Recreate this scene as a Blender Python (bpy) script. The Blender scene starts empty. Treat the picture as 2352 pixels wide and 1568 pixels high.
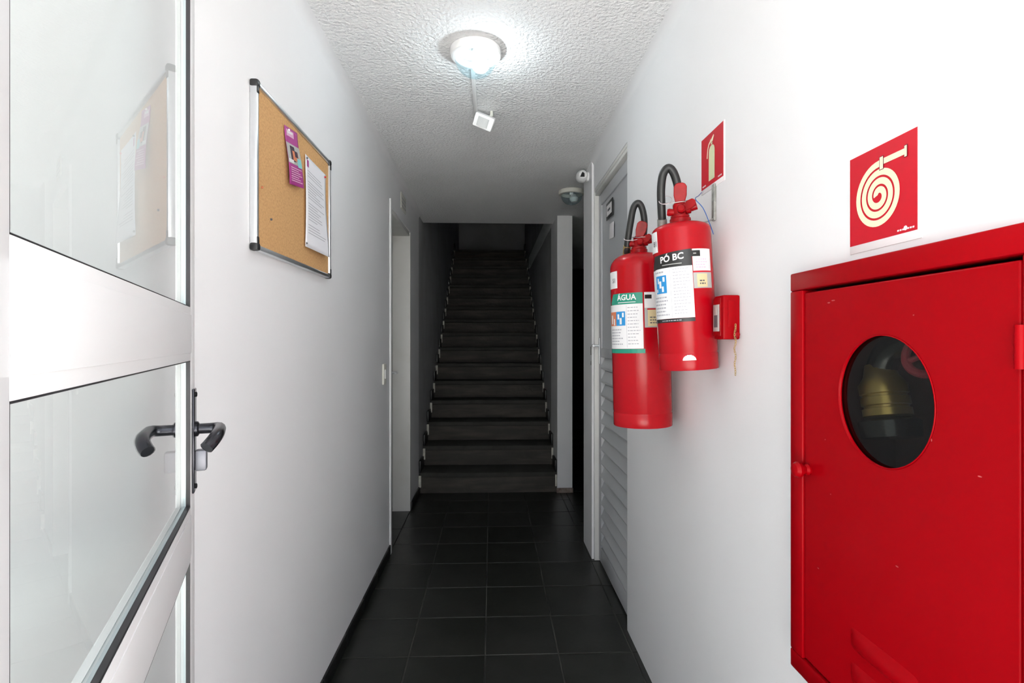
import bpy, bmesh, math, random
from mathutils import Vector, Matrix
random.seed(7)
C = bpy.context.scene.collection
PI = math.pi
R = math.radians

# ------------------------------------------------------------------ camera, world, exposure
H_EYE = 1.28
cd = bpy.data.cameras.new('camera'); cam = bpy.data.objects.new('camera', cd); C.objects.link(cam)
cam.location = (0, 0, H_EYE); cam.rotation_euler = (R(90), 0, R(-2.17))
cd.sensor_width = 36; cd.lens = 36 * 1240 / 2352; cd.clip_start = 0.01; cd.clip_end = 200
bpy.context.scene.camera = cam
w = bpy.data.worlds.new('sky'); bpy.context.scene.world = w; w.use_nodes = True
bg = w.node_tree.nodes['Background']; bg.inputs[0].default_value = (0.93, 0.96, 1.0, 1); bg.inputs[1].default_value = 3.3
vs = bpy.context.scene.view_settings
vs.view_transform = 'Standard'; vs.look = 'None'; vs.gamma = 1; vs.use_curve_mapping = False; vs.exposure = 0.0
pl = bpy.data.lights.new('doorway_portal', 'AREA'); pl.shape = 'RECTANGLE'; pl.size = 1.2; pl.size_y = 2.33
po = bpy.data.objects.new('doorway_portal', pl); C.objects.link(po)
po.location = (-0.005, -0.02, 1.17); po.rotation_euler = (R(90), 0, 0); pl.cycles.is_portal = True
sun = bpy.data.lights.new('sun', 'SUN'); sun.energy = 45; sun.angle = R(3); sun.color = (1.0, 0.97, 0.93)
suno = bpy.data.objects.new('sun', sun); C.objects.link(suno); suno.rotation_euler = (R(-22), R(8), 0)
LAMP_WATTS = 15
lamp_light = bpy.data.lights.new('lamp_bulb_light', 'POINT'); lamp_light.energy = LAMP_WATTS
lamp_light.color = (0.93, 0.98, 1.0); lamp_light.shadow_soft_size = 0.035
lo = bpy.data.objects.new('lamp_bulb_light', lamp_light); C.objects.link(lo); lo.location = (-0.058, 1.975, 2.285)

# ------------------------------------------------------------------ materials
def mat(name, col, rough=0.5, metal=0.0, spec=0.5, noise=None, bump=None, coat=0.0, emit=None, alpha=1.0, stretch=None):
    """noise=(scale, second colour, contrast low, high), bump=(scale, strength, distance)"""
    m = bpy.data.materials.new(name); m.use_nodes = True
    nt = m.node_tree; p = nt.nodes['Principled BSDF']
    p.inputs['Base Color'].default_value = (*col, 1); p.inputs['Roughness'].default_value = rough
    p.inputs['Metallic'].default_value = metal; p.inputs['Specular IOR Level'].default_value = spec
    p.inputs['Coat Weight'].default_value = coat; p.inputs['Coat Roughness'].default_value = 0.08
    if emit:
        p.inputs['Emission Color'].default_value = (*emit[0], 1); p.inputs['Emission Strength'].default_value = emit[1]
    tc = nt.nodes.new('ShaderNodeTexCoord')
    if noise:
        n = nt.nodes.new('ShaderNodeTexNoise'); n.inputs['Scale'].default_value = noise[0]; n.inputs['Detail'].default_value = 6
        r = nt.nodes.new('ShaderNodeValToRGB')
        r.color_ramp.elements[0].position = noise[2]; r.color_ramp.elements[0].color = (*col, 1)
        r.color_ramp.elements[1].position = noise[3]; r.color_ramp.elements[1].color = (*noise[1], 1)
        mp = nt.nodes.new('ShaderNodeMapping'); mp.inputs['Scale'].default_value = stretch or (1, 1, 1)
        nt.links.new(tc.outputs['Object'], mp.inputs['Vector']); nt.links.new(mp.outputs['Vector'], n.inputs['Vector']); nt.links.new(n.outputs['Fac'], r.inputs['Fac'])
        nt.links.new(r.outputs['Color'], p.inputs['Base Color'])
    if bump:
        n2 = nt.nodes.new('ShaderNodeTexNoise'); n2.inputs['Scale'].default_value = bump[0]; n2.inputs['Detail'].default_value = 4
        b = nt.nodes.new('ShaderNodeBump'); b.inputs['Strength'].default_value = bump[1]; b.inputs['Distance'].default_value = bump[2]
        nt.links.new(tc.outputs['Object'], n2.inputs['Vector']); nt.links.new(n2.outputs['Fac'], b.inputs['Height'])
        nt.links.new(b.outputs['Normal'], p.inputs['Normal'])
    return m

def glass_mat(name, tint=(1, 1, 1), rough=0.0, ior=1.5, boost=1.0):
    m = bpy.data.materials.new(name); m.use_nodes = True
    nt = m.node_tree; nt.nodes.remove(nt.nodes['Principled BSDF']); out = nt.nodes['Material Output']
    tr = nt.nodes.new('ShaderNodeBsdfTransparent'); tr.inputs[0].default_value = (*tint, 1)
    gl = nt.nodes.new('ShaderNodeBsdfGlossy'); gl.inputs['Roughness'].default_value = rough
    fr = nt.nodes.new('ShaderNodeFresnel'); fr.inputs[0].default_value = ior
    ge = nt.nodes.new('ShaderNodeNewGeometry')
    sub = nt.nodes.new('ShaderNodeMath'); sub.operation = 'SUBTRACT'; sub.inputs[0].default_value = boost
    mul = nt.nodes.new('ShaderNodeMath'); mul.operation = 'MULTIPLY'; mul.use_clamp = True
    mx = nt.nodes.new('ShaderNodeMixShader')
    nt.links.new(ge.outputs['Backfacing'], sub.inputs[1])
    nt.links.new(fr.outputs[0], mul.inputs[0]); nt.links.new(sub.outputs[0], mul.inputs[1])
    nt.links.new(mul.outputs[0], mx.inputs[0]); nt.links.new(tr.outputs[0], mx.inputs[1]); nt.links.new(gl.outputs[0], mx.inputs[2])
    nt.links.new(mx.outputs[0], out.inputs[0])
    return m

M = {}
M['wall'] = mat('wall_paint', (0.85, 0.85, 0.865), 0.55, spec=0.3, noise=(1.3, (0.82, 0.82, 0.83), 0.4, 0.75), bump=(28, 0.12, 0.004))
M['stair_wall'] = mat('stair_wall_shaded', (0.50, 0.50, 0.51), 0.6, spec=0.3, noise=(3, (0.42, 0.42, 0.42), 0.4, 0.7), bump=(28, 0.12, 0.004))  # wall white greyed down, the stairwell's shade put into the colour
M['unlit_tone'] = mat('hall_painted_shade', (0.045, 0.045, 0.042), 0.7, spec=0.2, noise=(3, (0.03, 0.03, 0.03), 0.4, 0.7))  # near-black colour paints in the darkness of the unlit hall and stairwell top
M['landing_wall'] = mat('landing_grey', (0.40, 0.40, 0.41), 0.6, spec=0.2, noise=(3, (0.34, 0.34, 0.34), 0.4, 0.7))  # mid grey, deeper than the corridor walls
M['ceiling'] = mat('stipple_ceiling', (0.90, 0.90, 0.905), 0.75, spec=0.2, bump=(75, 0.9, 0.012))
M['white_paint'] = mat('white_enamel', (0.86, 0.86, 0.86), 0.3, spec=0.5)
M['door_grey'] = mat('grey_enamel', (0.50, 0.51, 0.53), 0.38, bump=(12, 0.05, 0.003))
M['slat_grey'] = mat('grey_slat_enamel', (0.56, 0.575, 0.59), 0.35)
M['frame_white'] = mat('jamb_enamel', (0.74, 0.735, 0.71), 0.4, noise=(6, (0.68, 0.67, 0.63), 0.5, 0.8))
M['alu'] = mat('aluminium', (0.72, 0.74, 0.76), 0.28, metal=0.9)
M['white_alu'] = mat('white_powder_coat', (0.79, 0.79, 0.795), 0.28)
M['silver_bead'] = mat('silver_bead', (0.42, 0.48, 0.50), 0.3, metal=0.4)
M['rubber'] = mat('black_rubber', (0.018, 0.017, 0.020), 0.45)
M['black'] = mat('black_plastic', (0.012, 0.012, 0.013), 0.35)
M['gunmetal'] = mat('dark_chrome', (0.055, 0.055, 0.065), 0.22, metal=0.85)
M['lock_grey'] = mat('lock_grey', (0.22, 0.22, 0.25), 0.4, metal=0.5)
M['slate'] = mat('slate_tile', (0.0125, 0.0135, 0.011), 0.36, spec=0.45, noise=(5, (0.024, 0.025, 0.021), 0.35, 0.75), bump=(18, 0.2, 0.004))
M['slate_b'] = mat('slate_tile_pale', (0.017, 0.018, 0.0155), 0.34, spec=0.45, noise=(4, (0.029, 0.029, 0.026), 0.35, 0.75), bump=(14, 0.22, 0.004))
M['grout'] = mat('grout', (0.10, 0.097, 0.085), 0.85, noise=(3.2, (0.012, 0.012, 0.011), 0.42, 0.58))
M['base_slate'] = mat('slate_baseboard', (0.008, 0.008, 0.008), 0.4)
M['tread'] = mat('stair_tread_slate', (0.070, 0.068, 0.061), 0.75, spec=0.15, noise=(6, (0.052, 0.050, 0.045), 0.35, 0.7), bump=(20, 0.3, 0.004))
M['riser'] = mat('stair_riser_slate', (0.066, 0.061, 0.054), 0.7, spec=0.25, noise=(9, (0.125, 0.110, 0.092), 0.42, 0.80), bump=(30, 0.6, 0.006), stretch=(0.35, 1, 2.2))
M['plaster'] = mat('rough_plaster_edge', (0.72, 0.70, 0.62), 0.8, noise=(30, (0.5, 0.48, 0.42), 0.4, 0.7))
M['brown'] = mat('reddish_brown_chip', (0.16, 0.10, 0.085), 0.8, noise=(25, (0.3, 0.25, 0.22), 0.4, 0.7))
M['red'] = mat('red_cabinet_enamel', (0.33, 0.0006, 0.0040), 0.30, spec=0.09, noise=(2.5, (0.30, 0.0005, 0.0034), 0.4, 0.7), bump=(5, 0.06, 0.006))
M['red_ext'] = mat('red_extinguisher_enamel', (0.42, 0.0015, 0.0075), 0.22, spec=0.28)
M['red_valve'] = mat('red_valve_paint', (0.33, 0.003, 0.006), 0.30, spec=0.2, noise=(40, (0.22, 0.003, 0.005), 0.4, 0.7))
M['red_sign'] = mat('sign_red', (0.58, 0.002, 0.016), 0.35)
M['cream'] = mat('photoluminescent_cream', (0.86, 0.78, 0.56), 0.5)
M['cream_green'] = mat('photoluminescent_green', (0.66, 0.68, 0.43), 0.5)
M['sign_white'] = mat('sign_white', (0.86, 0.83, 0.84), 0.4)
M['sign_dark'] = mat('sign_outline', (0.13, 0.004, 0.008), 0.5)
M['cork'] = mat('cork', (0.66, 0.385, 0.165), 0.85, noise=(160, (0.55, 0.31, 0.125), 0.4, 0.65), bump=(260, 0.4, 0.002))
M['paper'] = mat('paper', (0.82, 0.82, 0.86), 0.8)
M['ink'] = mat('grey_ink', (0.42, 0.42, 0.46), 0.8)
M['ink_dark'] = mat('dark_ink', (0.10, 0.10, 0.11), 0.7)
M['magenta'] = mat('magenta_print', (0.42, 0.05, 0.27), 0.5)
M['pink'] = mat('pink_print', (0.75, 0.45, 0.62), 0.5)
M['teal_print'] = mat('teal_print', (0.25, 0.60, 0.60), 0.5)
M['orange_print'] = mat('orange_print', (0.65, 0.20, 0.09), 0.5)
M['dark_print'] = mat('dark_print', (0.05, 0.03, 0.05), 0.5)
M['blue'] = mat('blue_print', (0.02, 0.26, 0.60), 0.4)
M['label_white'] = mat('label_white', (0.80, 0.80, 0.81), 0.4)
M['label_black'] = mat('label_black', (0.014, 0.014, 0.014), 0.35)
M['label_green'] = mat('label_green', (0.012, 0.27, 0.18), 0.4)
M['label_beige'] = mat('label_beige', (0.72, 0.60, 0.34), 0.5)
M['label_grey'] = mat('label_silver', (0.45, 0.45, 0.43), 0.4)
M['brass'] = mat('brass', (0.55, 0.38, 0.14), 0.3, metal=0.8)
M['gold'] = mat('gold_chain_brass', (0.62, 0.47, 0.20), 0.35, metal=0.8)
M['hose'] = mat('black_hose_rubber', (0.014, 0.015, 0.015), 0.42)
M['wire'] = mat('steel_wire', (0.35, 0.34, 0.33), 0.4, metal=0.8)
M['blue_wire'] = mat('blue_plastic_wire', (0.03, 0.12, 0.38), 0.4)
M['clip'] = mat('clear_plastic_clip', (0.55, 0.48, 0.50), 0.2)
M['galv'] = mat('galvanised_steel', (0.26, 0.26, 0.24), 0.6, metal=0.5, noise=(60, (0.45, 0.44, 0.42), 0.45, 0.7))
M['cream_plastic'] = mat('cream_plastic', (0.78, 0.77, 0.70), 0.4)
M['old_plastic'] = mat('aged_white_plastic', (0.66, 0.66, 0.60), 0.45)
M['sensor_lens'] = mat('milky_lens', (0.55, 0.56, 0.56), 0.3)
M['bulb'] = mat('lit_bulb', (0.9, 1.0, 1.0), 0.4, emit=((0.93, 0.99, 1.0), 12))
M['bulb_off'] = mat('unlit_bulb', (0.75, 0.75, 0.72), 0.3)
M['canvas'] = mat('hose_canvas', (0.35, 0.27, 0.15), 0.8, noise=(40, (0.22, 0.17, 0.10), 0.4, 0.6))
M['wheel_red'] = mat('valve_wheel_red', (0.50, 0.05, 0.09), 0.45)
M['inside'] = mat('cabinet_inside', (0.10, 0.018, 0.018), 0.7)
M['concrete'] = mat('concrete', (0.55, 0.54, 0.52), 0.9, noise=(2, (0.45, 0.44, 0.42), 0.4, 0.7))
M['glass'] = glass_mat('door_glass', (0.945, 0.96, 0.955), boost=0.8)
M['tinted'] = glass_mat('porthole_glass', (0.62, 0.64, 0.60), boost=0.9)
M['lamp_glass'] = None

def lamp_glass():
    m = glass_mat('lamp_globe_glass', (0.80, 0.885, 0.91), rough=0.12, boost=1.0)
    nt = m.node_tree; out = nt.nodes['Material Output']; src = out.inputs[0].links[0].from_socket
    d = nt.nodes.new('ShaderNodeBsdfDiffuse'); d.inputs[0].default_value = (0.55, 0.70, 0.74, 1)
    tl = nt.nodes.new('ShaderNodeBsdfTranslucent'); tl.inputs[0].default_value = (0.6, 0.78, 0.84, 1)
    a = nt.nodes.new('ShaderNodeMixShader'); a.inputs[0].default_value = 0.02; b = nt.nodes.new('ShaderNodeMixShader'); b.inputs[0].default_value = 0.008
    nt.links.new(src, a.inputs[1]); nt.links.new(d.outputs[0], a.inputs[2]); nt.links.new(a.outputs[0], b.inputs[1]); nt.links.new(tl.outputs[0], b.inputs[2])
    nt.links.new(b.outputs[0], out.inputs[0])
    return m
M['lamp_glass'] = lamp_glass()

# ------------------------------------------------------------------ mesh builder
class MB:
    def __init__(s): s.bm = bmesh.new(); s.mats = []
    def _m(s, m):
        if m is None: return 0
        if m not in s.mats: s.mats.append(m)
        return s.mats.index(m)
    def _put(s, verts, faces, m=None, smooth=False, mx=None):
        i = s._m(m)
        vs_ = [s.bm.verts.new((mx @ Vector(v)) if mx else v) for v in verts]
        for f in faces:
            try:
                fc = s.bm.faces.new([vs_[k] for k in f]); fc.material_index = i; fc.smooth = smooth
            except ValueError: pass
        return vs_
    def box(s, a, b, m=None, bev=0.0, mx=None):
        x0, y0, z0 = [min(p, q) for p, q in zip(a, b)]; x1, y1, z1 = [max(p, q) for p, q in zip(a, b)]
        if bev <= 0:
            v = [(x0,y0,z0),(x1,y0,z0),(x1,y1,z0),(x0,y1,z0),(x0,y0,z1),(x1,y0,z1),(x1,y1,z1),(x0,y1,z1)]
            s._put(v, [(0,3,2,1),(4,5,6,7),(0,1,5,4),(1,2,6,5),(2,3,7,6),(3,0,4,7)], m, False, mx)
        else:
            t = bmesh.new(); bmesh.ops.create_cube(t, size=1)
            for v in t.verts: v.co = Vector(((x0+x1)/2+v.co.x*(x1-x0), (y0+y1)/2+v.co.y*(y1-y0), (z0+z1)/2+v.co.z*(z1-z0)))
            bmesh.ops.bevel(t, geom=t.edges[:], offset=min(bev, 0.49*min(x1-x0,y1-y0,z1-z0)), segments=2, affect='EDGES', profile=0.5)
            s.absorb(t, m, mx)
        return s
    def absorb(s, t, m=None, mx=None, smooth=False):
        t.verts.ensure_lookup_table(); t.verts.index_update()
        s._put([v.co[:] for v in t.verts], [[v.index for v in f.verts] for f in t.faces], m, smooth, mx); t.free()
    def lathe(s, prof, m=None, n=40, mx=None, smooth=True, caps=True):
        v = []; f = []
        for r, z in prof:
            for k in range(n): a = 2*PI*k/n; v.append((r*math.cos(a), r*math.sin(a), z))
        for j in range(len(prof)-1):
            for k in range(n):
                k2 = (k+1) % n; f.append((j*n+k, j*n+k2, (j+1)*n+k2, (j+1)*n+k))
        if caps:
            f.append(tuple(reversed(range(n)))); f.append(tuple((len(prof)-1)*n+k for k in range(n)))
        s._put(v, f, m, smooth, mx); return s
    def tube(s, pts, r, m=None, n=10, closed=False, smooth=True, mx=None, rs=None):
        P = [Vector(p) for p in pts]; v = []; f = []; L = len(P)
        up = None
        for i, p in enumerate(P):
            if closed: d = P[(i+1) % L] - P[i-1]
            else: d = P[min(i+1, L-1)] - P[max(i-1, 0)]
            d.normalize()
            if up is None:
                up = Vector((0,0,1)) if abs(d.z) < 0.9 else Vector((0,1,0))
            x = (up - d*up.dot(d)).normalized(); y = d.cross(x); up = x
            rr = rs[i] if rs else r
            for k in range(n):
                a = 2*PI*k/n; v.append(tuple(p + x*math.cos(a)*rr + y*math.sin(a)*rr))
        for j in range(L if closed else L-1):
            j2 = (j+1) % L
            for k in range(n):
                k2 = (k+1) % n; f.append((j*n+k, j*n+k2, j2*n+k2, j2*n+k))
        if not closed:
            f.append(tuple(reversed(range(n)))); f.append(tuple((L-1)*n+k for k in range(n)))
        s._put(v, f, m, smooth, mx); return s
    def prism(s, poly, y0, y1, m=None, mx=None, smooth=False):
        """poly of (x,z) ccw seen from -y; extruded y0 (front) .. y1 (back)"""
        n = len(poly)
        v = [(x, y0, z) for x, z in poly] + [(x, y1, z) for x, z in poly]
        f = [tuple(range(n)), tuple(reversed(range(n, 2*n)))]
        for k in range(n): k2 = (k+1) % n; f.append((k, k+n, k2+n, k2))
        s._put(v, f, m, smooth, mx); return s
    def build(s, name, m=None, parent=None, smooth_angle=True, loc=None):
        bmesh.ops.recalc_face_normals(s.bm, faces=s.bm.faces[:])
        me = bpy.data.meshes.new(name); s.bm.to_mesh(me); s.bm.free()
        if s.mats:
            for q in s.mats: me.materials.append(q)
        else: me.materials.append(m)
        if smooth_angle:
            try: me.set_sharp_from_angle(angle=R(35))
            except Exception: pass
        o = bpy.data.objects.new(name, me); C.objects.link(o)
        if parent: o.parent = parent
        if loc: o.location = loc
        return o

def smoothpath(pts, n=6):
    P = [Vector(p) for p in pts]; out = []
    for i in range(len(P)-1):
        a = P[max(i-1,0)]; b = P[i]; c = P[i+1]; d = P[min(i+2, len(P)-1)]
        for k in range(n):
            t = k/n
            out.append(0.5*((2*b)+(c-a)*t+(2*a-5*b+4*c-d)*t*t+(3*b-a-3*c+d)*t**3))
    out.append(P[-1]); return out

def thing(name, label, cat, loc, rz=0.0, group=None, rot=None):
    o = bpy.data.objects.new(name, None); C.objects.link(o); o.location = loc
    o.rotation_euler = rot if rot else (0, 0, rz); o.empty_display_size = 0.05
    o['label'] = label; o['category'] = cat
    if group: o['group'] = group
    return o
def struct(o, label=None, cat=None):
    o['kind'] = 'structure'
    if label: o['label'] = label
    if cat: o['category'] = cat
    return o
def sempty(name, loc, rz=0.0, label=None, cat=None):
    o = bpy.data.objects.new(name, None); C.objects.link(o); o.location = loc; o.rotation_euler = (0,0,rz); o.empty_display_size = 0.05
    return struct(o, label, cat)
def solid(name, boxes, m, label=None, cat=None, bev=0):
    b = MB()
    for a, c in boxes: b.box(a, c, bev=bev)
    return struct(b.build(name, m), label, cat)

_fc = {}
def text_mesh(txt, size, bold=0.0, extr=0.0, align='CENTER', spacing=1.0):
    """verts (x,y) and faces of flat lettering"""
    cu = bpy.data.curves.new('lettering', 'FONT'); cu.body = txt; cu.size = size; cu.offset = bold
    cu.align_x = align; cu.align_y = 'CENTER'; cu.space_character = spacing; cu.resolution_u = 3
    ob = bpy.data.objects.new('lettering', cu); C.objects.link(ob)
    dg = bpy.context.evaluated_depsgraph_get(); me = bpy.data.meshes.new_from_object(ob.evaluated_get(dg))
    v = [(p.co.x, p.co.y) for p in me.vertices]; f = [tuple(q.vertices) for q in me.polygons]
    bpy.data.objects.remove(ob); bpy.data.curves.remove(cu); bpy.data.meshes.remove(me)
    return v, f

# ================================================================== STRUCTURE
XL, XR, HC = -0.613, 0.602, 2.345
YE = 0.15          # entrance line
YS = 4.58          # foot of the stairs
YC = 4.87          # end of corridor ceiling
# left wall with recessed doorway
solid('wall_left', [((XL-0.2, YE, 0), (XL, 3.30, HC)), ((XL-0.2, 3.30, 2.105), (XL, 4.13, HC)),
                    ((XL-0.2, 4.13, 0), (XL, YS, HC)), ((XL-0.35, 3.28, 0), (XL-0.2, 4.15, 2.2))], M['wall'],
      'long white painted corridor wall carrying the cork board', 'wall')
solid('wall_stair_left', [((XL-0.2, YS, -0.1), (XL, 10.2, 5.6))], M['stair_wall'], 'wall along the left of the dark staircase, shade put into its grey', 'wall')
# right wall: with cavity for hose cabinet and recessed louvred door
CB0, CB1, CZ0, CZ1 = 0.548, 0.995, 0.690, 1.392   # cavity
solid('wall_right', [((XR, YE, 0), (XR+0.25, CB0, HC)), ((XR, CB1, 0), (XR+0.25, 2.375, HC)),
                     ((XR, CB0, 0), (XR+0.25, CB1, CZ0)), ((XR, CB0, CZ1), (XR+0.25, CB1, HC)),
                     ((XR+0.2, CB0, CZ0), (XR+0.25, CB1, CZ1)),
                     ((XR, 2.375, 2.168), (XR+0.25, 3.16, HC)), ((XR-0.012, 3.16, 0), (XR+0.25, 3.44, HC)),
                     ((XR+0.15, 2.375, 0), (XR+0.25, 3.16, 2.168))], M['wall'],
      'white painted corridor wall with extinguishers, signs and the red hose cabinet', 'wall')
solid('wall_stair_right', [((0.556, YS-0.03, 0), (0.684, YC+0.15, HC)), ((0.556, YC, HC), (0.684, YC+0.15, 5.6))], M['wall'],
      'narrow white wall end standing right of the bottom stair', 'wall')
solid('wall_stair_far_right', [((0.556, YC+0.15, 0), (0.684, 9.0, 5.6))], M['stair_wall'], 'wall along the right of the dark staircase, shade put into its grey', 'wall')
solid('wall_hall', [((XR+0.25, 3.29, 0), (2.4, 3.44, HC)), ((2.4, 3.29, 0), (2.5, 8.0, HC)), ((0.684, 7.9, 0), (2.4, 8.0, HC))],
      M['unlit_tone'], 'wall of the unlit side hall, its darkness put into the colour', 'wall')
solid('wall_back', [((XL-0.2, 10.2, 0), (2.4, 10.35, 5.6)), ((2.3, 8.0, -0.1), (2.4, 10.3, 5.6)), ((0.684, 8.9, 2.5), (2.3, 9.0, 5.6))], M['landing_wall'], 'grey back wall of the stair landing', 'wall')
solid('ceiling', [((XL-0.2, YE, HC), (XR+0.25, YC, HC+0.18)), ((XR+0.25, 3.29, HC), (2.5, 8.0, HC+0.18)),
                  ((XR-0.05, YC, HC), (XR+0.25, 8.0, HC+0.18))], M['ceiling'], 'white stippled plaster ceiling', 'ceiling')
solid('ceiling_stair', [((XL-0.2, YC-0.12, 5.6), (2.4, 10.35, 5.7)), ((XL, YC-0.12, HC+0.18), (0.556, YC, 5.6))], M['unlit_tone'], 'ceiling over the stairs, its darkness put into the colour', 'ceiling')
def cove(name, x, sx, y0, y1, rr, label):
    b = MB(); pr = [(x, HC), (x+sx*rr, HC)] + [(x+sx*rr*(1-math.sin(PI/2*k/8)), HC-rr*(1-math.cos(PI/2*k/8))) for k in range(1, 8)] + [(x, HC-rr)]
    n_ = len(pr); v = [(a, y0, c) for a, c in pr]+[(a, y1, c) for a, c in pr]
    f = [tuple(range(n_)), tuple(reversed(range(n_, 2*n_)))]+[(k, k+n_, (k+1) % n_+n_, (k+1) % n_) for k in range(n_)]
    b._put(v, f, None, True); return struct(b.build(name, M['wall']), label, 'trim')
cove('trim_2', XL, 1, YE+0.1, YS, 0.035, 'rounded plaster junction of left wall and ceiling')
cove('trim_3', XR, -1, YE+0.1, 3.16, 0.035, 'rounded plaster junction of right wall and ceiling')
# outside paving in front of the entrance
solid('floor_outside', [((-14, -30, -0.12), (14, YE, -0.02))], M['concrete'], 'pale paving outside the entrance', 'floor')
solid('wall_front', [((-6, YE-0.02, -0.1), (XL, YE+0.1, 2.9)), ((XR, YE-0.02, -0.1), (6, YE+0.1, 2.9)), ((XL, YE-0.02, HC), (XR, YE+0.1, 2.9))], M['wall'],
      'white front wall around the entrance', 'wall')

# floor with single tiles
fl = MB()
fl.box((XL-0.22, YE, -0.1), (XR+0.2, YS+0.4, -0.0035)); fl.box((XR+0.2, 3.29, -0.1), (2.45, 8.0, -0.0035)); fl.box((0.60, YS+0.3, -0.1), (1.0, 8, -0.0035)); fl.box((XL-0.2, YS+0.4, -0.1), (0.62, 10.3, -0.0035)); fl.box((0.62, 8.0, -0.1), (2.4, 10.3, -0.0035))
floor = struct(fl.build('floor', M['grout']), 'dark slate tiled corridor floor', 'floor')
TS = 0.3065; G = 0.0022
tile_cache = {}
def tile_mesh(wd, dp, m, kind='tile'):
    k = (round(wd,4), round(dp,4), m.name)
    if k in tile_cache: return tile_cache[k]
    t = bmesh.new(); h = 0.012
    bmesh.ops.create_cube(t, size=1)
    for v in t.verts: v.co = Vector((v.co.x*wd, v.co.y*dp, v.co.z*h - h/2))
    ed = [e for e in t.edges if all(v.co.z > -0.001 for v in e.verts)]
    bmesh.ops.bevel(t, geom=ed, offset=0.0018, segments=1, affect='EDGES')
    me = bpy.data.meshes.new('tile'); t.to_mesh(me); t.free(); me.materials.append(m); tile_cache[k] = me
    return me
xs = [XL, -0.338, -0.026, 0.275, 0.580, XR+0.03]
ys = []
y = 2.205
while y > YE: y -= TS
y += 0
while y < YS+0.02: ys.append(max(y, YE)); y += TS
ys.append(YS+0.02)
def put_tile(x0, x1, y0, y1, i, parent=floor):
    me = tile_mesh(x1-x0-2*G, y1-y0-2*G, M['slate'] if (i*7) % 3 else M['slate_b'])
    o = bpy.data.objects.new('tile', me); C.objects.link(o); o.parent = parent
    o.location = ((x0+x1)/2, (y0+y1)/2, random.uniform(-0.0004, 0.0004))
    o.rotation_euler = (random.uniform(-.0012,.0012), random.uniform(-.0012,.0012), 0)
n = 0
for j in range(len(ys)-1):
    if ys[j+1]-ys[j] < 0.02: continue
    for i in range(len(xs)-1):
        n += 1
        put_tile(xs[i], xs[i+1], ys[j], ys[j+1], n + (j % 2))
# doorway recess and side-hall tiles
put_tile(XL-0.13, XL, 3.30, 3.715, 1); put_tile(XL-0.13, XL, 3.715, 4.13, 2)
hx = [0.632, 0.94, 1.245, 1.55, 1.856, 2.16, 2.4]
for j in range(3): 
    for i in range(len(hx)-1): n += 1; put_tile(hx[i], hx[i+1], 3.44+j*0.38, 3.44+(j+1)*0.38, n)
for j in range(6):
    for i, (a, b) in enumerate([(0.684, 0.99), (0.99, 1.3), (1.3, 1.6)]): n += 1; put_tile(a, b, 4.60+j*TS, 4.60+(j+1)*TS, n)

# slate baseboard on the left, piece by piece
bbl = sempty('baseboard_left', (XL, YE, 0), 0, 'low black slate baseboard along the white wall', 'baseboard')
yy = YE
while yy < 3.30 - 0.02:
    y2 = min(yy+0.305, 3.30)
    if yy > 3.4: break
    MB().box((0, yy-YE+0.0015, 0), (0.009, y2-YE-0.0015, 0.060), bev=0.0015).build('baseboard_tile', M['base_slate'], bbl)
    yy = y2
MB().box((0, 4.13-YE+0.002, 0), (0.009, YS-YE-0.02, 0.060), bev=0.0015).build('baseboard_tile', M['base_slate'], bbl)

# ------------------------------------------------------------------ staircase
NR, RH, GO = 16, 0.173, 0.28
st = thing('staircase', 'dark slate staircase rising straight at the end of the corridor', 'stairs', (0, YS, 0))
st['kind'] = 'structure'
SX0, SX1 = XL+0.012, 0.556
for k in range(1, NR+1):
    y0 = (k-1)*GO; z1 = k*RH
    dep = GO if k < NR else 1.6
    rb = MB().box((SX0, y0, z1-RH-0.03), (SX1, y0+dep+0.02, z1-0.040), bev=0.0015)
    rb.build('riser', M['riser'], st)
    MB().box((SX0, y0-0.018, z1-0.036), (SX1, y0+dep+0.01, z1), bev=0.0015).build('tread', M['tread'], st)
    for sx, s2 in ((XL-0.0, 1), (SX1, -1)):
        if sx < 0: a, b = XL+0.001, XL+0.0185
        else: a, b = SX1-0.0185, SX1-0.001
        o = MB().box((a, y0-0.012, z1+0.004), (b, y0+0.19, z1+0.10), bev=0.002).build('skirting_tile', M['base_slate'], st)
        MB().box((a+0.001, y0-0.026, z1-RH+0.055), (b+ (0.004 if sx < 0 else 0) , y0-0.019, z1-0.02), bev=0.001).build('plaster_edge', M['plaster'], st)
struct(MB().box((0.550, YS-0.035, 0), (0.690, YS-0.028, 0.042), bev=0.002).build('baseboard_stair', M['brown']), 'chipped reddish plinth at the foot of the narrow white wall end', 'baseboard')

# ------------------------------------------------------------------ left recessed door (seen edge-on)
d2 = sempty('door_2', (XL, 3.30, 0), R(90), 'closed white door deep in the doorway left of the stairs', 'door')
MB().box((0.03, 0.130, 0.008), (0.80, 0.165, 2.07), bev=0.003).build('door_leaf', M['frame_white'], d2)
fb = MB()
fb.box((0.0, 0.005, 0), (0.03, 0.17, 2.105), bev=0.002); fb.box((0.80, 0.0, 0), (0.83, 0.17, 2.105), bev=0.002); fb.box((0.03, 0.005, 2.075), (0.80, 0.17, 2.105), bev=0.002)
fb.build('door_frame', M['frame_white'], d2)
ab = MB().box((-0.035, -0.010, 0), (0.0, 0.0, 2.14), bev=0.002)
ab.build('architrave', M['white_paint'], d2)
hn = MB(); hn.tube([(0.72, 0.13, 1.05), (0.72, 0.085, 1.05), (0.62, 0.08, 1.05)], 0.008); hn.build('door_handle', M['alu'], d2)

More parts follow.
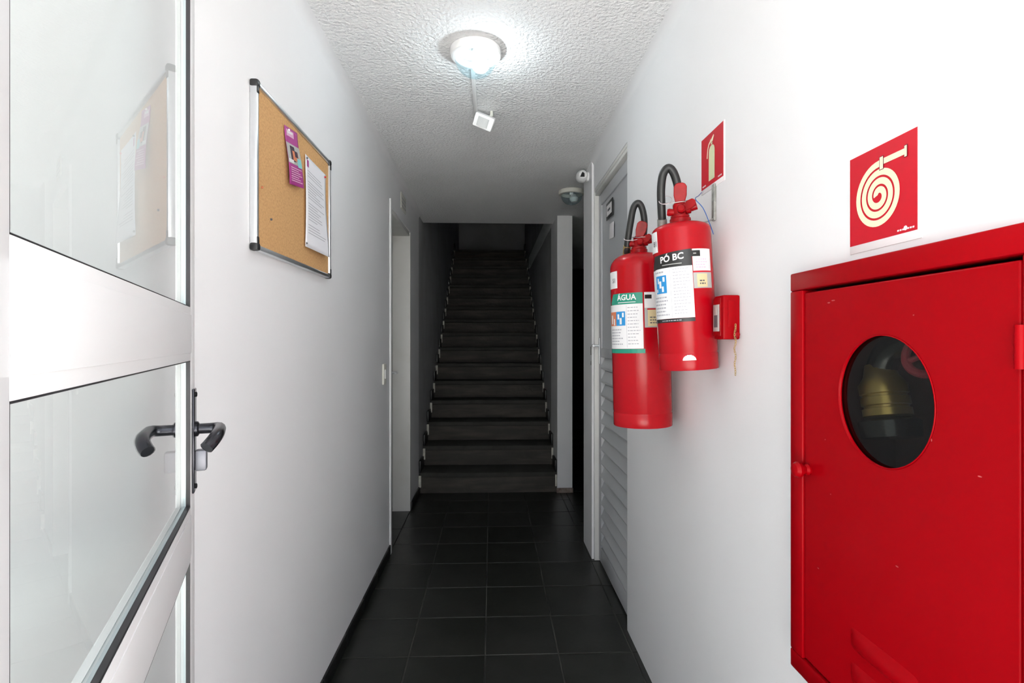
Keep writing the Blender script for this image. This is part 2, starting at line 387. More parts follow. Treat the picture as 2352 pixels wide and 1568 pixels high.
# ------------------------------------------------------------------ right louvred door
DX = 0.627
d3 = sempty('door_3', (DX, 3.155, 0), R(-90), 'grey metal louvred service door recessed in the right wall', 'door')
W3 = 0.775
lf = MB()
lf.box((0.02, 0, 0.012), (0.085, 0.03, 2.125), bev=0.002); lf.box((W3-0.075, 0, 0.012), (W3-0.012, 0.03, 2.125), bev=0.002)
lf.box((0.085, 0, 1.19), (W3-0.075, 0.03, 1.24), bev=0.002); lf.box((0.085, 0, 0.012), (W3-0.075, 0.03, 0.10), bev=0.002)
lf.box((0.085, 0, 2.06), (W3-0.075, 0.03, 2.125), bev=0.002)
lf.build('leaf_frame', M['door_grey'], d3)
MB().box((0.085, 0.008, 1.24), (W3-0.075, 0.022, 2.06)).build('door_panel', M['door_grey'], d3)
MB().box((0.085, 0.027, 0.10), (W3-0.075, 0.03, 1.19)).build('backing_sheet', M['door_grey'], d3)
NS = 14; p = (1.19-0.10)/NS
sp = [(0, 0), (p*0.55, 0), (p*1.0, 0)]
for k in range(NS):
    z0 = 0.10 + k*p
    # angled sheet slat: profile in (y,z), extruded along x
    prof = [(0.024, z0+0.002), (0.003, z0+0.010), (-0.002, z0+0.020), (0.000, z0+0.028), (0.022, z0+p-0.002), (0.026, z0+p-0.004), (0.006, z0+0.026), (0.026, z0+0.006)]
    m_ = MB(); nn = len(prof)
    v = [(0.085, a, b) for a, b in prof] + [(W3-0.075, a, b) for a, b in prof]
    f = [tuple(range(nn)), tuple(reversed(range(nn, 2*nn)))] + [(q, q+nn, (q+1) % nn+nn, (q+1) % nn) for q in range(nn)]
    m_._put(v, f); m_.build('slat', M['slat_grey'], d3)
fr = MB()
fr.box((-0.0, -0.025, 0), (0.018, 0.05, 2.168), bev=0.002)
fr.box((W3-0.010, -0.022, 0), (W3+0.002, 0.05, 2.168), bev=0.002)
fr.box((0.018, -0.0215, 2.130), (W3-0.010, 0.05, 2.148), bev=0.002); fr.box((0.018, -0.0235, 2.1505), (W3-0.010, 0.05, 2.167), bev=0.002)
fr.build('door_frame', M['frame_white'], d3)
for z in (1.90, 0.35):
    MB().lathe([(0.006, -0.045), (0.006, 0.045)], n=10, mx=Matrix.Translation((W3-0.012, -0.006, z))).build('hinge', M['white_paint'], d3)
lk = MB(); lk.box((0.022, -0.004, 1.15), (0.05, 0, 1.30), bev=0.001)
lk.tube([(0.036, 0, 1.255), (0.036, -0.04, 1.255), (0.09, -0.045, 1.255)], 0.007)
lk.build('door_handle', M['alu'], d3)
sk = MB(); sk.box((-0.034, -0.0395, 1.20), (-0.012, -0.037, 1.25), bev=0.0005); sk.box((-0.030, -0.0395, 1.14), (-0.014, -0.037, 1.165), bev=0.0005)
sk.build('strike_plate', M['galv'], d3)
dp = thing('door_plaque', 'small white plaque with black border on the grey louvred door', 'sign', (DX, 2.84, 1.98), R(-90))
q = MB(); q.box((-0.075, -0.004, -0.045), (0.075, 0, 0.045), M['label_black'], bev=0.001); q.box((-0.058, -0.0052, -0.028), (0.058, -0.0035, 0.028), M['sign_white'])
q.box((-0.03, -0.0058, -0.006), (0.03, -0.005, 0.006), M['ink_dark'])
q.build('plaque_plate', None, dp)
ds = MB().box((-0.05, -0.0012, -0.04), (0.05, 0, 0.04), bev=0.0004).build('paper_sticker', M['door_grey'])
ds.location = (DX, 2.80, 1.86); ds.rotation_euler = (0, R(4), R(-90)); ds['label'] = 'torn pale sticker remnant below the black-bordered door plaque'; ds['category'] = 'sticker'
ds.data.materials[0] = M['sign_white']

# ------------------------------------------------------------------ entrance frame (behind the view)
en = sempty('trim_1', (0, YE, 0), 0, 'white metal entrance frame', 'door frame')
e = MB()
e.box((-0.262, 0.0, 0), (-0.222, 0.05, HC), bev=0.003); e.box((XL, 0.0, 0), (XL+0.03, 0.05, HC), bev=0.003); e.box((XR-0.03, 0.0, 0), (XR, 0.05, HC), bev=0.003)
e.box((XL+0.03, 0.0, 2.14), (-0.262, 0.05, 2.18), bev=0.003); e.box((-0.222, 0.0, 2.14), (XR-0.03, 0.05, 2.18), bev=0.003)
e.build('door_frame', M['white_alu'], en)
MB().box((XL+0.03, 0.022, 0.0), (-0.262, 0.028, 2.14)).build('pane', M['glass'], en)

# ------------------------------------------------------------------ glass door leaf, open to the left
th = R(111.53)
pf = 0.128; nW = Vector((0.930, 0.367)); tW = Vector((-0.367, 0.930))
hp = -pf*nW + 0.27*tW
d1 = sempty('door_1', (hp.x, hp.y, 0), th, 'white framed glass entrance door standing open against the left wall', 'door')
LW = 0.811; X0 = 0.098; X1 = 0.7636; TH = 0.022
ZS = [(0.10, 0.30), (0.335, 0.620), (0.655, 0.938), (1.022, 1.250), (1.3335, 2.06)]
ZS = [(0.10, 0.915), (1.005, 1.248), (1.337, 2.06)]
m_ = MB(); m_.box((0, 0, 0.012), (X0, TH, 2.12), bev=0.0015); m_.build('stile', M['white_alu'], d1)
m_ = MB(); m_.box((X1, 0, 0.012), (LW, TH, 2.12), bev=0.0015); m_.build('stile', M['white_alu'], d1)
for a, b in ((0.012, 0.10), (0.915, 1.005), (1.248, 1.337), (2.06, 2.12)):
    m_ = MB(); m_.box((X0, 0.0, a), (X1, TH, b), bev=0.0012)
    o = m_.build('rail', M['white_alu'], d1)
    if 0.5 < a < 2:
        mb2 = MB(); mb2.box((X0, -0.0012, a+0.013), (X1, 0.0002, b-0.013), bev=0.0005); mb2.build('rail_cover', M['white_alu'], d1)
for a, b in ZS:
    g = MB(); g.box((X0+0.001, 0.010, a+0.001), (X1-0.001, 0.014, b-0.001)); g.build('pane', M['glass'], d1)
    e = 0.004
    # silver glazing bead just in front of the glass, black gasket at the face
    for (y0, y1, mm, nm, w_) in ((0.0065, 0.0099, M['silver_bead'], 'glazing_bead', 0.004), (0.0005, 0.0065, M['rubber'], 'gasket', 0.0036), (0.0141, 0.0215, M['white_alu'], 'glazing_bead', 0.002)):
        k = MB()
        k.box((X0+0.0002, y0, a), (X0+w_*0.2, y1, b)); k.box((X1-w_, y0, a), (X1-0.0002, y1, b))
        k.box((X0, y0, a+0.0002), (X1, y1, a+w_*(1.0 if a < 1.28 else 0.25))); k.box((X0, y0, b-w_*0.35), (X1, y1, b-0.0002))
        k.build(nm, mm, d1)
hd = MB(); hx_ = 0.790
hd.box((hx_-0.014, -0.0035, 1.024), (hx_+0.017, 0, 1.200), bev=0.0015)
plate = hd.build('lock_plate', M['gunmetal'], d1)
sc = MB()
for z in (1.190, 1.034): sc.lathe([(0.004, 0), (0.0045, 0.002), (0.003, 0.003)], n=12, mx=Matrix.Translation((hx_, -0.0035, z)) @ Matrix.Rotation(R(90), 4, 'X'))
sc.build('screw', M['black'], plate)
def lever(sy, y0):
    pts = smoothpath([(hx_, y0, 1.131), (hx_, y0+sy*0.026, 1.131), (hx_-0.006, y0+sy*0.036, 1.132), (hx_-0.025, y0+sy*0.0385, 1.131), (hx_-0.06, y0+sy*0.038, 1.128), (hx_-0.080, y0+sy*0.033, 1.121), (hx_-0.090, y0+sy*0.026, 1.113)], 5)
    h = MB(); nP = len(pts)
    h.tube(pts, 0.0085, n=12, rs=[0.0088 + 0.0016*min(1, i/nP*1.3) for i in range(nP)])
    h.lathe([(0.013, 0), (0.013, 0.004), (0.010, 0.006)], n=20, mx=Matrix.Translation((hx_, y0, 1.131)) @ Matrix.Rotation(R(90 if sy < 0 else -90), 4, 'X'))
    return h
lever(-1, -0.0035).build('door_handle', M['gunmetal'], d1)
lever(1, TH).build('door_handle', M['gunmetal'], d1)
cy = MB(); cy.box((hx_-0.008, -0.021, 1.060), (hx_+0.012, -0.0035, 1.095), bev=0.003); cy.build('lock_cylinder', M['lock_grey'], d1)

# ------------------------------------------------------------------ RED HOSE CABINET
FX = 0.572
Y0c, Y1c, Z0c, Z1c = 0.530, 1.0145, 0.661, 1.409
cab = thing('hose_cabinet', 'red metal fire hose cabinet with a round glass window, set in the right wall', 'cabinet', (FX, Y1c, Z0c), R(-90))
Wc = Y1c-Y0c; Hh = Z1c-Z0c
bt = 0.036   # frame band
bx = MB()
# frame flange as boxes with mitre gaps
bx.box((0, 0, 0), (Wc, 0.030, 0.034), bev=0.003); bx.box((0, 0, Hh-0.034), (Wc, 0.030, Hh), bev=0.003)
bx.box((0, 0, 0.034), (0.040, 0.030, Hh-0.034), bev=0.003); bx.box((Wc-0.032, 0, 0.034), (Wc, 0.030, Hh-0.034), bev=0.003)
bx.build('frame', M['red'], cab)
bi = MB()
cx0, cx1, cz0, cz1 = 0.025, Wc-0.022, 0.033, Hh-0.021
bi.box((cx0, 0.031, cz0), (cx0+0.004, 0.19, cz1)); bi.box((cx1-0.004, 0.031, cz0), (cx1, 0.19, cz1))
bi.box((cx0, 0.186, cz0), (cx1, 0.19, cz1)); bi.box((cx0, 0.031, cz0), (cx1, 0.19, cz0+0.004)); bi.box((cx0, 0.031, cz1-0.004), (cx1, 0.19, cz1))
bi.build('casing', M['inside'], cab)
# door with round hole
DX0, DX1, DZ0, DZ1 = 0.043, Wc-0.036, 0.038, Hh-0.040
PC = (Y1c-0.776, 1.192-Z0c); PR = 0.097
t = bmesh.new(); N = 64
ring = [(PC[0]+PR*math.cos(2*PI*k/N), PC[1]+PR*math.sin(2*PI*k/N)) for k in range(N)]
def rect_pt(a):
    c, s_ = math.cos(a), math.sin(a); ts = []
    if c > 1e-9: ts.append((DX1-PC[0])/c)
    if c < -1e-9: ts.append((DX0-PC[0])/c)
    if s_ > 1e-9: ts.append((DZ1-PC[1])/s_)
    if s_ < -1e-9: ts.append((DZ0-PC[1])/s_)
    q_ = min(ts); return (PC[0]+c*q_, PC[1]+s_*q_)
angs = sorted(set([2*PI*k/N for k in range(N)] + [math.atan2(z-PC[1], x-PC[0]) % (2*PI) for x in (DX0, DX1) for z in (DZ0, DZ1)]))
nA = len(angs)
ri = [(PC[0]+PR*math.cos(a), PC[1]+PR*math.sin(a)) for a in angs]; ro = [rect_pt(a) for a in angs]
yf, yb = 0.003, 0.009
dr = MB()
v = [(x, yf, z) for x, z in ri] + [(x, yf, z) for x, z in ro] + [(x, yb, z) for x, z in ri] + [(x, yb, z) for x, z in ro]
f = []
for k in range(nA):
    k2 = (k+1) % nA
    f += [(k, k2, nA+k2, nA+k), (2*nA+k, 3*nA+k, 3*nA+k2, 2*nA+k2), (nA+k, nA+k2, 3*nA+k2, 3*nA+k), (k, 2*nA+k, 2*nA+k2, k2)]
dr._put(v, f)
door_c = dr.build('door', M['red'], cab)
bv = door_c.modifiers.new('bevel', 'BEVEL'); bv.width = 0.0025; bv.segments = 3; bv.limit_method = 'ANGLE'; bv.angle_limit = R(40)
pg = MB().lathe([(PR+0.004, 0), (PR+0.004, 0.002)], n=64, smooth=False, mx=Matrix.Translation((PC[0], 0.0115, PC[1])) @ Matrix.Rotation(R(90), 4, 'X')); pg.build('window_glass', M['tinted'], door_c)
rg = MB().tube([(PC[0]+(PR+0.0005)*math.cos(2*PI*k/64), yf-0.0002, PC[1]+(PR+0.0005)*math.sin(2*PI*k/64)) for k in range(64)], 0.0009, closed=True, n=8); rg.build('window_rim', M['red'], door_c)
kb = MB().lathe([(0.009, 0), (0.0105, 0.004), (0.0075, 0.008), (0.0095, 0.012), (0.0135, 0.017), (0.0145, 0.022), (0.0115, 0.028), (0.005, 0.0305), (0.0005, 0.031)], n=28,
                mx=Matrix.Translation((Y1c-0.957, yf, 1.048-Z0c)) @ Matrix.Rotation(R(90), 4, 'X')); kb.build('knob', M['red'], door_c)
for z in (Hh-0.135, 0.15):
    MB().lathe([(0.0055, -0.024), (0.0055, 0.024)], n=14, mx=Matrix.Translation((DX1+0.003, 0.000, z))).build('hinge', M['red'], cab)
m_chip = mat('chipped_red', (0.55, 0.10, 0.10), 0.6)
for (u, z, r1, r2) in ((0.115, 0.685, 0.004, 0.0012), (0.127, 0.688, 0.005, 0.001), (0.30, 0.655, 0.0015, 0.001), (0.105, 0.45, 0.0015, 0.001), (0.40, 0.46, 0.003, 0.0009), (0.33, 0.49, 0.001, 0.002), (0.27, 0.30, 0.003, 0.001), (0.085, 0.22, 0.0025, 0.001), (0.38, 0.15, 0.0015, 0.002), (0.12, 0.36, 0.0012, 0.0012)):
    pc = MB(); pc._put([(u+r1*math.cos(2*PI*k/10), yf-0.0003, z+r2*math.sin(2*PI*k/10)) for k in range(10)], [tuple(range(10))]); pc.build('paint_chip', m_chip, door_c)
# louvre scoop pressed into the lower door
lv = MB()
prof = [(0.0, 0.0), (0.004, 0.004), (0.010, 0.008), (0.022, 0.010), (0.030, 0.007), (0.036, 0.0)]
for kk in range(2):
    zc = 0.165 - kk*0.055
    pts = []; ff = []
    for i in range(17):
        u = i/16; sc_ = math.sin(PI*u)**0.5 if 0 < u < 1 else 0.02
        for a, b in prof: pts.append((0.17+0.14*u, 0.0035-b*sc_*0.8, zc - a))
    L = len(prof)
    for i in range(16):
        for j in range(L-1): ff.append((i*L+j, (i+1)*L+j, (i+1)*L+j+1, i*L+j+1))
    lv._put(pts, ff, None, True)
lv.build('vent_louvre', M['red'], door_c)
# hose fittings seen through the window : valve, wheel, coupling, rolled canvas hose
val = thing('hose_valve', 'brass hose valve with reddish handwheel behind the round cabinet window', 'valve', (FX+0.10, 0.80, 1.18), R(-90))
vb = MB()
vb.lathe([(0.026, 0), (0.030, 0.002), (0.030, 0.012), (0.027, 0.013), (0.027, 0.016), (0.030, 0.017), (0.030, 0.028), (0.027, 0.029), (0.027, 0.032), (0.030, 0.033), (0.030, 0.046), (0.022, 0.058), (0.018, 0.075)], n=32, mx=Matrix.Translation((-0.044, -0.035, -0.022)) @ Matrix.Rotation(R(-14), 4, 'Y') @ Matrix.Scale(1.15, 4))
vb.build('coupling', M['brass'], val)
vc = MB().lathe([(0.020, -0.030), (0.036, -0.028), (0.038, -0.006), (0.030, -0.001)], n=32, mx=Matrix.Translation((-0.044, -0.035, -0.022)) @ Matrix.Rotation(R(-14), 4, 'Y') @ Matrix.Scale(1.15, 4))
vc.build('coupling_ring', M['gunmetal'], val)
vv = MB(); vv.tube(smoothpath([(-0.062, -0.035, 0.05), (-0.045, -0.025, 0.09), (0.03, 0.0, 0.12), (0.03, 0.07, 0.13)]), 0.022, n=16); vv.build('valve_body', M['gunmetal'], val)
wm = Matrix.Translation((0.058, -0.050, 0.085)) @ Matrix.Rotation(R(65), 4, 'X') @ Matrix.Rotation(R(15), 4, 'Y')
vw = MB(); vw.tube([(0.034*math.cos(2*PI*k/32), 0.034*math.sin(2*PI*k/32), 0) for k in range(32)], 0.006, closed=True, n=10, mx=wm)
for k in range(5): a = 2*PI*k/5; vw.tube([(0, 0, 0), (0.032*math.cos(a), 0.032*math.sin(a), 0)], 0.0042, n=8, mx=wm)
vw.lathe([(0.010, -0.006), (0.010, 0.008)], n=16, mx=wm); vw.build('handwheel', M['wheel_red'], val)
rh = MB(); rr = []
for k in range(260): a = k*0.14; r_ = 0.02+0.0026*a; rr.append((r_*math.cos(a), 0, r_*math.sin(a)))
v = []; f = []
for i, (x, _, z) in enumerate(rr):
    v += [(x, -0.03, z), (x, 0.03, z)]
for i in range(len(rr)-1): f.append((2*i, 2*i+1, 2*i+3, 2*i+2))
rh._put(v, f, None, True)
rho = rh.build('rolled_hose', M['canvas']); rho.location = (FX+0.13, 0.775, 0.825); rho.rotation_euler = (0, 0, R(-90))
so = rho.modifiers.new('thick', 'SOLIDIFY'); so.thickness = 0.006
rho['label'] = 'rolled canvas fire hose inside the red cabinet'; rho['category'] = 'hose'

# ------------------------------------------------------------------ SIGNS
def sign_base(name, label, loc, wd, ht):
    s = thing(name, label, 'sign', loc, R(-90))
    MB().box((-0.001, -0.0016, -0.013), (wd+0.007, 0, ht+0.001), bev=0.0005).build('backing', M['sign_white'], s)
    MB().box((0, -0.0021, 0), (wd, -0.0015, ht)).build('red_panel', M['red_sign'], s)
    return s
def ribbon(mb, pts, wd, y, m):
    P = [Vector((a, b)) for a, b in pts]; v = []; f = []
    for i, p_ in enumerate(P):
        d = (P[min(i+1, len(P)-1)] - P[max(i-1, 0)]).normalized(); nn_ = Vector((-d.y, d.x))*wd/2
        v += [(p_.x+nn_.x, y, p_.y+nn_.y), (p_.x-nn_.x, y, p_.y-nn_.y)]
    for i in range(len(P)-1): f.append((2*i, 2*i+1, 2*i+3, 2*i+2))
    mb._put(v, f, m)
s1 = sign_base('hose_sign', 'red square sign with a cream coiled hose symbol above the red cabinet', (XR, 0.882, 1.438), 0.143, 0.145)
ic = MB()
sp_ = []
for k in range(150):
    tt = k/149*3.25; a = PI/2 + tt*2*PI; r_ = 0.0490 - 0.01345*tt
    sp_.append((0.067+r_*math.cos(a), 0.068+r_*math.sin(a)))
ribbon(ic, sp_, 0.0100, -0.0027, M['cream'])
ribbon(ic, [(0.067, 0.117), (0.075, 0.1175)], 0.0100, -0.00275, M['cream'])
for (a, b, c_, d_, mm, yy_) in ((0.069, 0.106, 0.0785, 0.127, M['sign_dark'], -0.0028), (0.0702, 0.107, 0.0773, 0.126, M['cream'], -0.0030), (0.0787, 0.1135, 0.120, 0.1225, M['cream'], -0.0029),
                          (0.1190, 0.109, 0.1260, 0.127, M['sign_dark'], -0.0028), (0.1202, 0.110, 0.1248, 0.126, M['cream'], -0.0030)):
    ic._put([(a, yy_, b), (c_, yy_, b), (c_, yy_, d_), (a, yy_, d_)], [(0, 1, 2, 3)], mm)
for k in range(7): u = 0.106+k*0.0048; ic._put([(u, -0.0027, 0.004), (u+0.0036, -0.0027, 0.004), (u+0.0036, -0.0027, 0.0065), (u, -0.0027, 0.0065)], [(0,1,2,3)], M['sign_white'])
ic.lathe([(0.0035, 0), (0.0035, 0.0002)], M['sign_white'], n=16, mx=Matrix.Translation((0.122, -0.0027, 0.0065)) @ Matrix.Rotation(R(90), 4, 'X'))
ic.build('hose_symbol', None, s1)
s2 = sign_base('extinguisher_sign', 'red square sign with a pale extinguisher symbol above the hanging extinguishers', (XR, 1.522, 1.7095), 0.145, 0.1425)
ic = MB()
def poly(mb, pts, y_, m): mb._put([(a, y_, b) for a, b in pts], [tuple(range(len(pts)))], m)
def outl(mb, pts, m): poly(mb, pts, -0.0027, m)
bodyp = [(0.053, 0.012), (0.092, 0.012), (0.092, 0.092), (0.089, 0.099), (0.083, 0.104), (0.078, 0.106), (0.067, 0.106), (0.062, 0.104), (0.056, 0.099), (0.053, 0.092)]
outl(ic, bodyp, M['cream_green'])
outl(ic, [(0.068, 0.1075), (0.077, 0.1075), (0.077, 0.114), (0.068, 0.114)], M['cream_green'])
outl(ic, [(0.064, 0.115), (0.080, 0.115), (0.088, 0.128), (0.084, 0.131), (0.072, 0.124), (0.062, 0.122)], M['cream'])
ribbon(ic, [Vector(q_) .to_tuple() if False else (q_[0], q_[1]) for q_ in smoothpath([(0.065, 0.118, 0), (0.054, 0.113, 0), (0.047, 0.102, 0), (0.043, 0.085, 0), (0.042, 0.078, 0)], 4)], 0.0055, -0.00275, M['cream'])
for k in range(4): u = 0.010+k*0.006; ic._put([(u, -0.0027, 0.005), (u+0.0045, -0.0027, 0.005), (u+0.0045, -0.0027, 0.009), (u, -0.0027, 0.009)], [(0,1,2,3)], M['sign_white'])
for k in range(4): u = 0.114+k*0.006; ic._put([(u, -0.0027, 0.005), (u+0.0045, -0.0027, 0.005), (u+0.0045, -0.0027, 0.009), (u, -0.0027, 0.009)], [(0,1,2,3)], M['sign_white'])
ic.build('extinguisher_symbol', None, s2)

# ------------------------------------------------------------------ EXTINGUISHERS
def wrap_grid(mb, Rr, p0, p1, z0, z1, m, zt0=None, zt1=None, n=14):
    """patch on a cylinder, degrees, facing -Y at 0, + to the right; z top may slope from zt0 to zt1"""
    zt0 = z1 if zt0 is None else zt0; zt1 = z1 if zt1 is None else zt1
    v = []; f = []
    for k in range(n+1):
        a = R(p0+(p1-p0)*k/n) - PI/2; zt = zt0+(zt1-zt0)*k/n
        v += [(Rr*math.cos(a), Rr*math.sin(a), z0), (Rr*math.cos(a), Rr*math.sin(a), zt)]
    for k in range(n): f.append((2*k, 2*k+2, 2*k+3, 2*k+1))
    mb._put(v, f, m, True)
def wrap_text(mb, Rr, txt, size, pc, z, m, bold=0.0, skew=0.0, spacing=1.0):
    v, f = text_mesh(txt, size, bold, spacing=spacing); o = []
    for x, y_ in v:
        a = R(pc) + x/Rr - PI/2; o.append((Rr*math.cos(a), Rr*math.sin(a), z+y_+skew*x))
    mb._put(o, f, m)
def text_rows(mb, Rr, p0, p1, z0, z1, rows, m, fill=0.35, seed=1):
    rnd = random.Random(seed); h = (z1-z0)/rows
    for r_ in range(rows):
        zc = z1-(r_+0.5)*h; a = p0; e_ = p1-(rnd.random()*0.3)*(p1-p0)
        while a < e_-1:
            w_ = rnd.uniform(2.5, 6); w_ = min(w_, e_-a)
            wrap_grid(mb, Rr, a, a+w_, zc-h*fill/2, zc+h*fill/2, m, n=2); a += w_+1.4
def extinguisher(name, label, loc, rz, lean, Rb, Hs, dome, cfg):
    T_ = thing(name, label, 'fire extinguisher', loc)
    mw = Matrix.Rotation(lean, 4, 'Y') @ Matrix.Rotation(rz, 4, 'Z')
    T_.rotation_euler = mw.to_euler()
    prof = [(Rb-0.006, 0.0), (Rb-0.001, 0.0), (Rb, 0.002), (Rb, 0.040), (Rb-0.0012, 0.0425), (Rb-0.0012, 0.0445), (Rb, 0.047), (Rb, Hs)]
    for k in range(1, 9):
        a = k/8*PI/2; prof.append((0.022+(Rb-0.022)*math.cos(a)**0.8 if k < 8 else 0.022, Hs+dome*math.sin(a)))
    MB().lathe(prof, n=64).build('cylinder', M['red_ext'], T_)
    zt = Hs+dome
    nk = MB(); nk.lathe([(0.020, zt-0.004), (0.027, zt), (0.027, zt+0.012), (0.024, zt+0.015), (0.024, zt+0.020), (0.017, zt+0.022), (0.017, zt+0.050), (0.012, zt+0.056)], n=32)
    nk.lathe([(0.011, 0), (0.013, 0.002), (0.013, 0.012), (0.009, 0.014), (0.009, 0.03)], n=20, mx=Matrix.Translation((0.014, -0.004, zt+0.034)) @ Matrix.Rotation(R(78), 4, 'Y'))
    nk.lathe([(0.009, 0), (0.010, 0.02), (0.008, 0.024)], n=20, mx=Matrix.Translation((-0.008, 0.0, zt+0.030)) @ Matrix.Rotation(R(-80), 4, 'Y'))
    nk.lathe([(0.010, 0), (0.011, 0.012), (0.008, 0.016)], n=20, mx=Matrix.Translation((0.004, -0.012, zt+0.032)) @ Matrix.Rotation(R(75), 4, 'X'))
    nk.build('valve', M['red_valve'], T_)
    # levers
    la = cfg['lever']
    lm = Matrix.Translation((0.002, -0.010, zt+0.052)) @ Matrix.Rotation(R(la[0]), 4, 'Y') @ Matrix.Rotation(R(la[1]), 4, 'X')
    wl = 0.0165; op = [(-0.010, -0.006), (0.010, -0.006), (wl, 0.020), (wl, la[2]-0.010), (wl-0.004, la[2]-0.003), (0.006, la[2]), (-0.006, la[2]), (-wl+0.004, la[2]-0.003), (-wl, la[2]-0.010), (-wl, 0.020)]
    lo_ = MB().prism(op, -0.003, 0.004, mx=lm).build('lever', M['red_valve'], T_)
    b_ = lo_.modifiers.new('bevel', 'BEVEL'); b_.width = 0.002; b_.segments = 2; b_.limit_method = 'ANGLE'
    hm = Matrix.Translation((0.010, -0.012, zt+0.036)) @ Matrix.Rotation(R(62), 4, 'Y') @ Matrix.Rotation(R(18), 4, 'X')
    ho = MB().prism([(-0.009, 0), (0.009, 0), (0.012, 0.018), (0.009, 0.032), (0, 0.036), (-0.009, 0.032), (-0.012, 0.018)], -0.003, 0.003, mx=hm).build('carry_handle', M['red_valve'], T_)
    b_ = ho.modifiers.new('bevel', 'BEVEL'); b_.width = 0.002; b_.segments = 2; b_.limit_method = 'ANGLE'
    MB().tube(smoothpath(cfg['hose'], 6), cfg['hr'], n=14).build('hose', M['hose'], T_)
    cr = cfg['crimp']; MB().tube([cr[0], cr[1]], cfg['hr']+0.0018, n=16).build('hose_ferrule', M['galv'] if cfg.get('galv') else M['brass'], T_)
    for ci, (c0, rx, rz_, tilt) in enumerate(cfg['loops']):
        pts = [(c0[0]+rx*math.cos(2*PI*k/28), c0[1]+0.016*math.sin(2*PI*k/28), c0[2]+rz_*math.sin(2*PI*k/28)) for k in range(28)]
        MB().tube(pts, 0.0011, closed=True, n=6).build('safety_tie', M['clip'] if ci == 0 else M['wire'], T_)
    return T_, zt

# near: powder
RB = 0.075
hose1 = [(0.004, 0.012, 0.425), (0.002, 0.006, 0.455), (-0.003, 0.0, 0.495), (-0.012, -0.004, 0.524), (-0.024, -0.006, 0.533), (-0.037, -0.006, 0.517), (-0.044, -0.002, 0.48), (-0.046, 0.008, 0.43), (-0.047, 0.026, 0.385), (-0.055, 0.052, 0.35), (-0.062, 0.064, 0.30), (-0.062, 0.066, 0.12)]
e1, zt1 = extinguisher('fire_extinguisher', 'shorter red fire extinguisher with black label, hanging nearer on the right wall', (0.522, 1.41, 1.208), R(-20), R(-3.4), RB, 0.362, 0.022,
    dict(lever=(4, 8, 0.052), hose=hose1, hr=0.0108, crimp=[(-0.0465, 0.018, 0.405), (-0.0475, 0.028, 0.378)], galv=True,
         loops=[((-0.034, -0.004, 0.450), 0.017, 0.014, 0), ((-0.006, -0.004, 0.441), 0.034, 0.004, 0)]))
RL = RB+0.0006
lb = MB()
wrap_grid(lb, RL, -82, 17, 0.134, 0.268, M['label_white'], zt0=0.262, zt1=0.270)
wrap_grid(lb, RL+0.0003, -66, 17, 0.272, 0.304, M['label_black'], zt0=0.298, zt1=0.306, n=16)
wrap_grid(lb, RL+0.0002, -78, -66, 0.262, 0.298, M['label_black'], zt0=0.268, zt1=0.298, n=4)
wrap_grid(lb, RL+0.0002, -70, 17, 0.264, 0.274, M['label_black'])
wrap_grid(lb, RL+0.0002, -82, 17, 0.124, 0.1335, M['label_black'])
wrap_text(lb, RL+0.0009, 'PÓ BC', 0.0225, -22, 0.287, M['label_white'], bold=0.0006, skew=0.08)
wrap_grid(lb, RL+0.0007, -42, -2, 0.2705, 0.2725, M['label_grey'])
wrap_grid(lb, RL+0.0004, -64, -34, 0.200, 0.246, M['blue'])
# pictogram: white figure strokes on blue
for (a, b, c_, d_) in ((-58, -54, 0.226, 0.240), (-53, -47, 0.214, 0.232), (-46, -41, 0.204, 0.218), (-43, -38, 0.230, 0.242), (-62, -58, 0.204, 0.212)):
    wrap_grid(lb, RL+0.0007, a, b, c_, d_, M['label_white'], n=3)
text_rows(lb, RL+0.0004, -72, -30, 0.140, 0.194, 6, M['ink'], 0.4, 3)
text_rows(lb, RL+0.0004, -20, 13, 0.142, 0.262, 15, M['ink'], 0.22, 4)
text_rows(lb, RL+0.0004, -66, -34, 0.250, 0.260, 1, M['ink'], 0.4, 5)
wrap_grid(lb, RL+0.0004, -25.5, -25, 0.136, 0.266, M['ink'], n=1)
text_rows(lb, RL+0.0005, -50, 0, 0.125, 0.1325, 1, M['ink'], 0.3, 9)
lb.build('instruction_label', None, e1)
l2 = MB()
wrap_grid(l2, RL, 18, 62, 0.206, 0.305, M['label_grey']); wrap_grid(l2, RL+0.0002, 19, 60, 0.250, 0.305, M['label_white'])
wrap_grid(l2, RL+0.0004, 16, 34, 0.286, 0.301, M['label_black']); text_rows(l2, RL+0.0006, 20, 31, 0.291, 0.296, 1, M['label_grey'], 0.5, 2)
wrap_grid(l2, RL+0.0004, 18, 62, 0.2455, 0.2495, M['red_sign'])
wrap_grid(l2, RL+0.0004, 25, 48, 0.209, 0.242, M['label_beige']); text_rows(l2, RL+0.0007, 30, 44, 0.214, 0.228, 2, M['ink_dark'], 0.5, 6)
text_rows(l2, RL+0.0004, 24, 50, 0.255, 0.282, 4, M['pink'], 0.3, 7)
l2.build('inspection_sticker', None, e1)
l3 = MB(); wrap_grid(l3, RL, -84, -52, 0.308, 0.362, M['label_white']); wrap_text(l3, RL+0.0006, '81', 0.019, -60, 0.330, M['ink_dark'], bold=0.0004); l3.build('number_sticker', None, e1)
l4 = MB(); pts = [(0.0005, 0)]
vv_ = []; 
for k in range(13):
    a = PI*k/12; vv_.append((0.016*math.cos(a), 0.013*math.sin(a)))
for k in range(8):
    z0_ = 0.026+0.0135*k/8; z1_ = 0.026+0.0135*(k+1)/8; wd_ = math.degrees(0.0165*math.sqrt(max(0, 1-((k+0.5)/8)**2))/RL)
    wrap_grid(l4, RL, 2-wd_, 2+wd_, z0_, z1_, M['label_white'], n=6)
l4.build('paint_chip', None, e1)

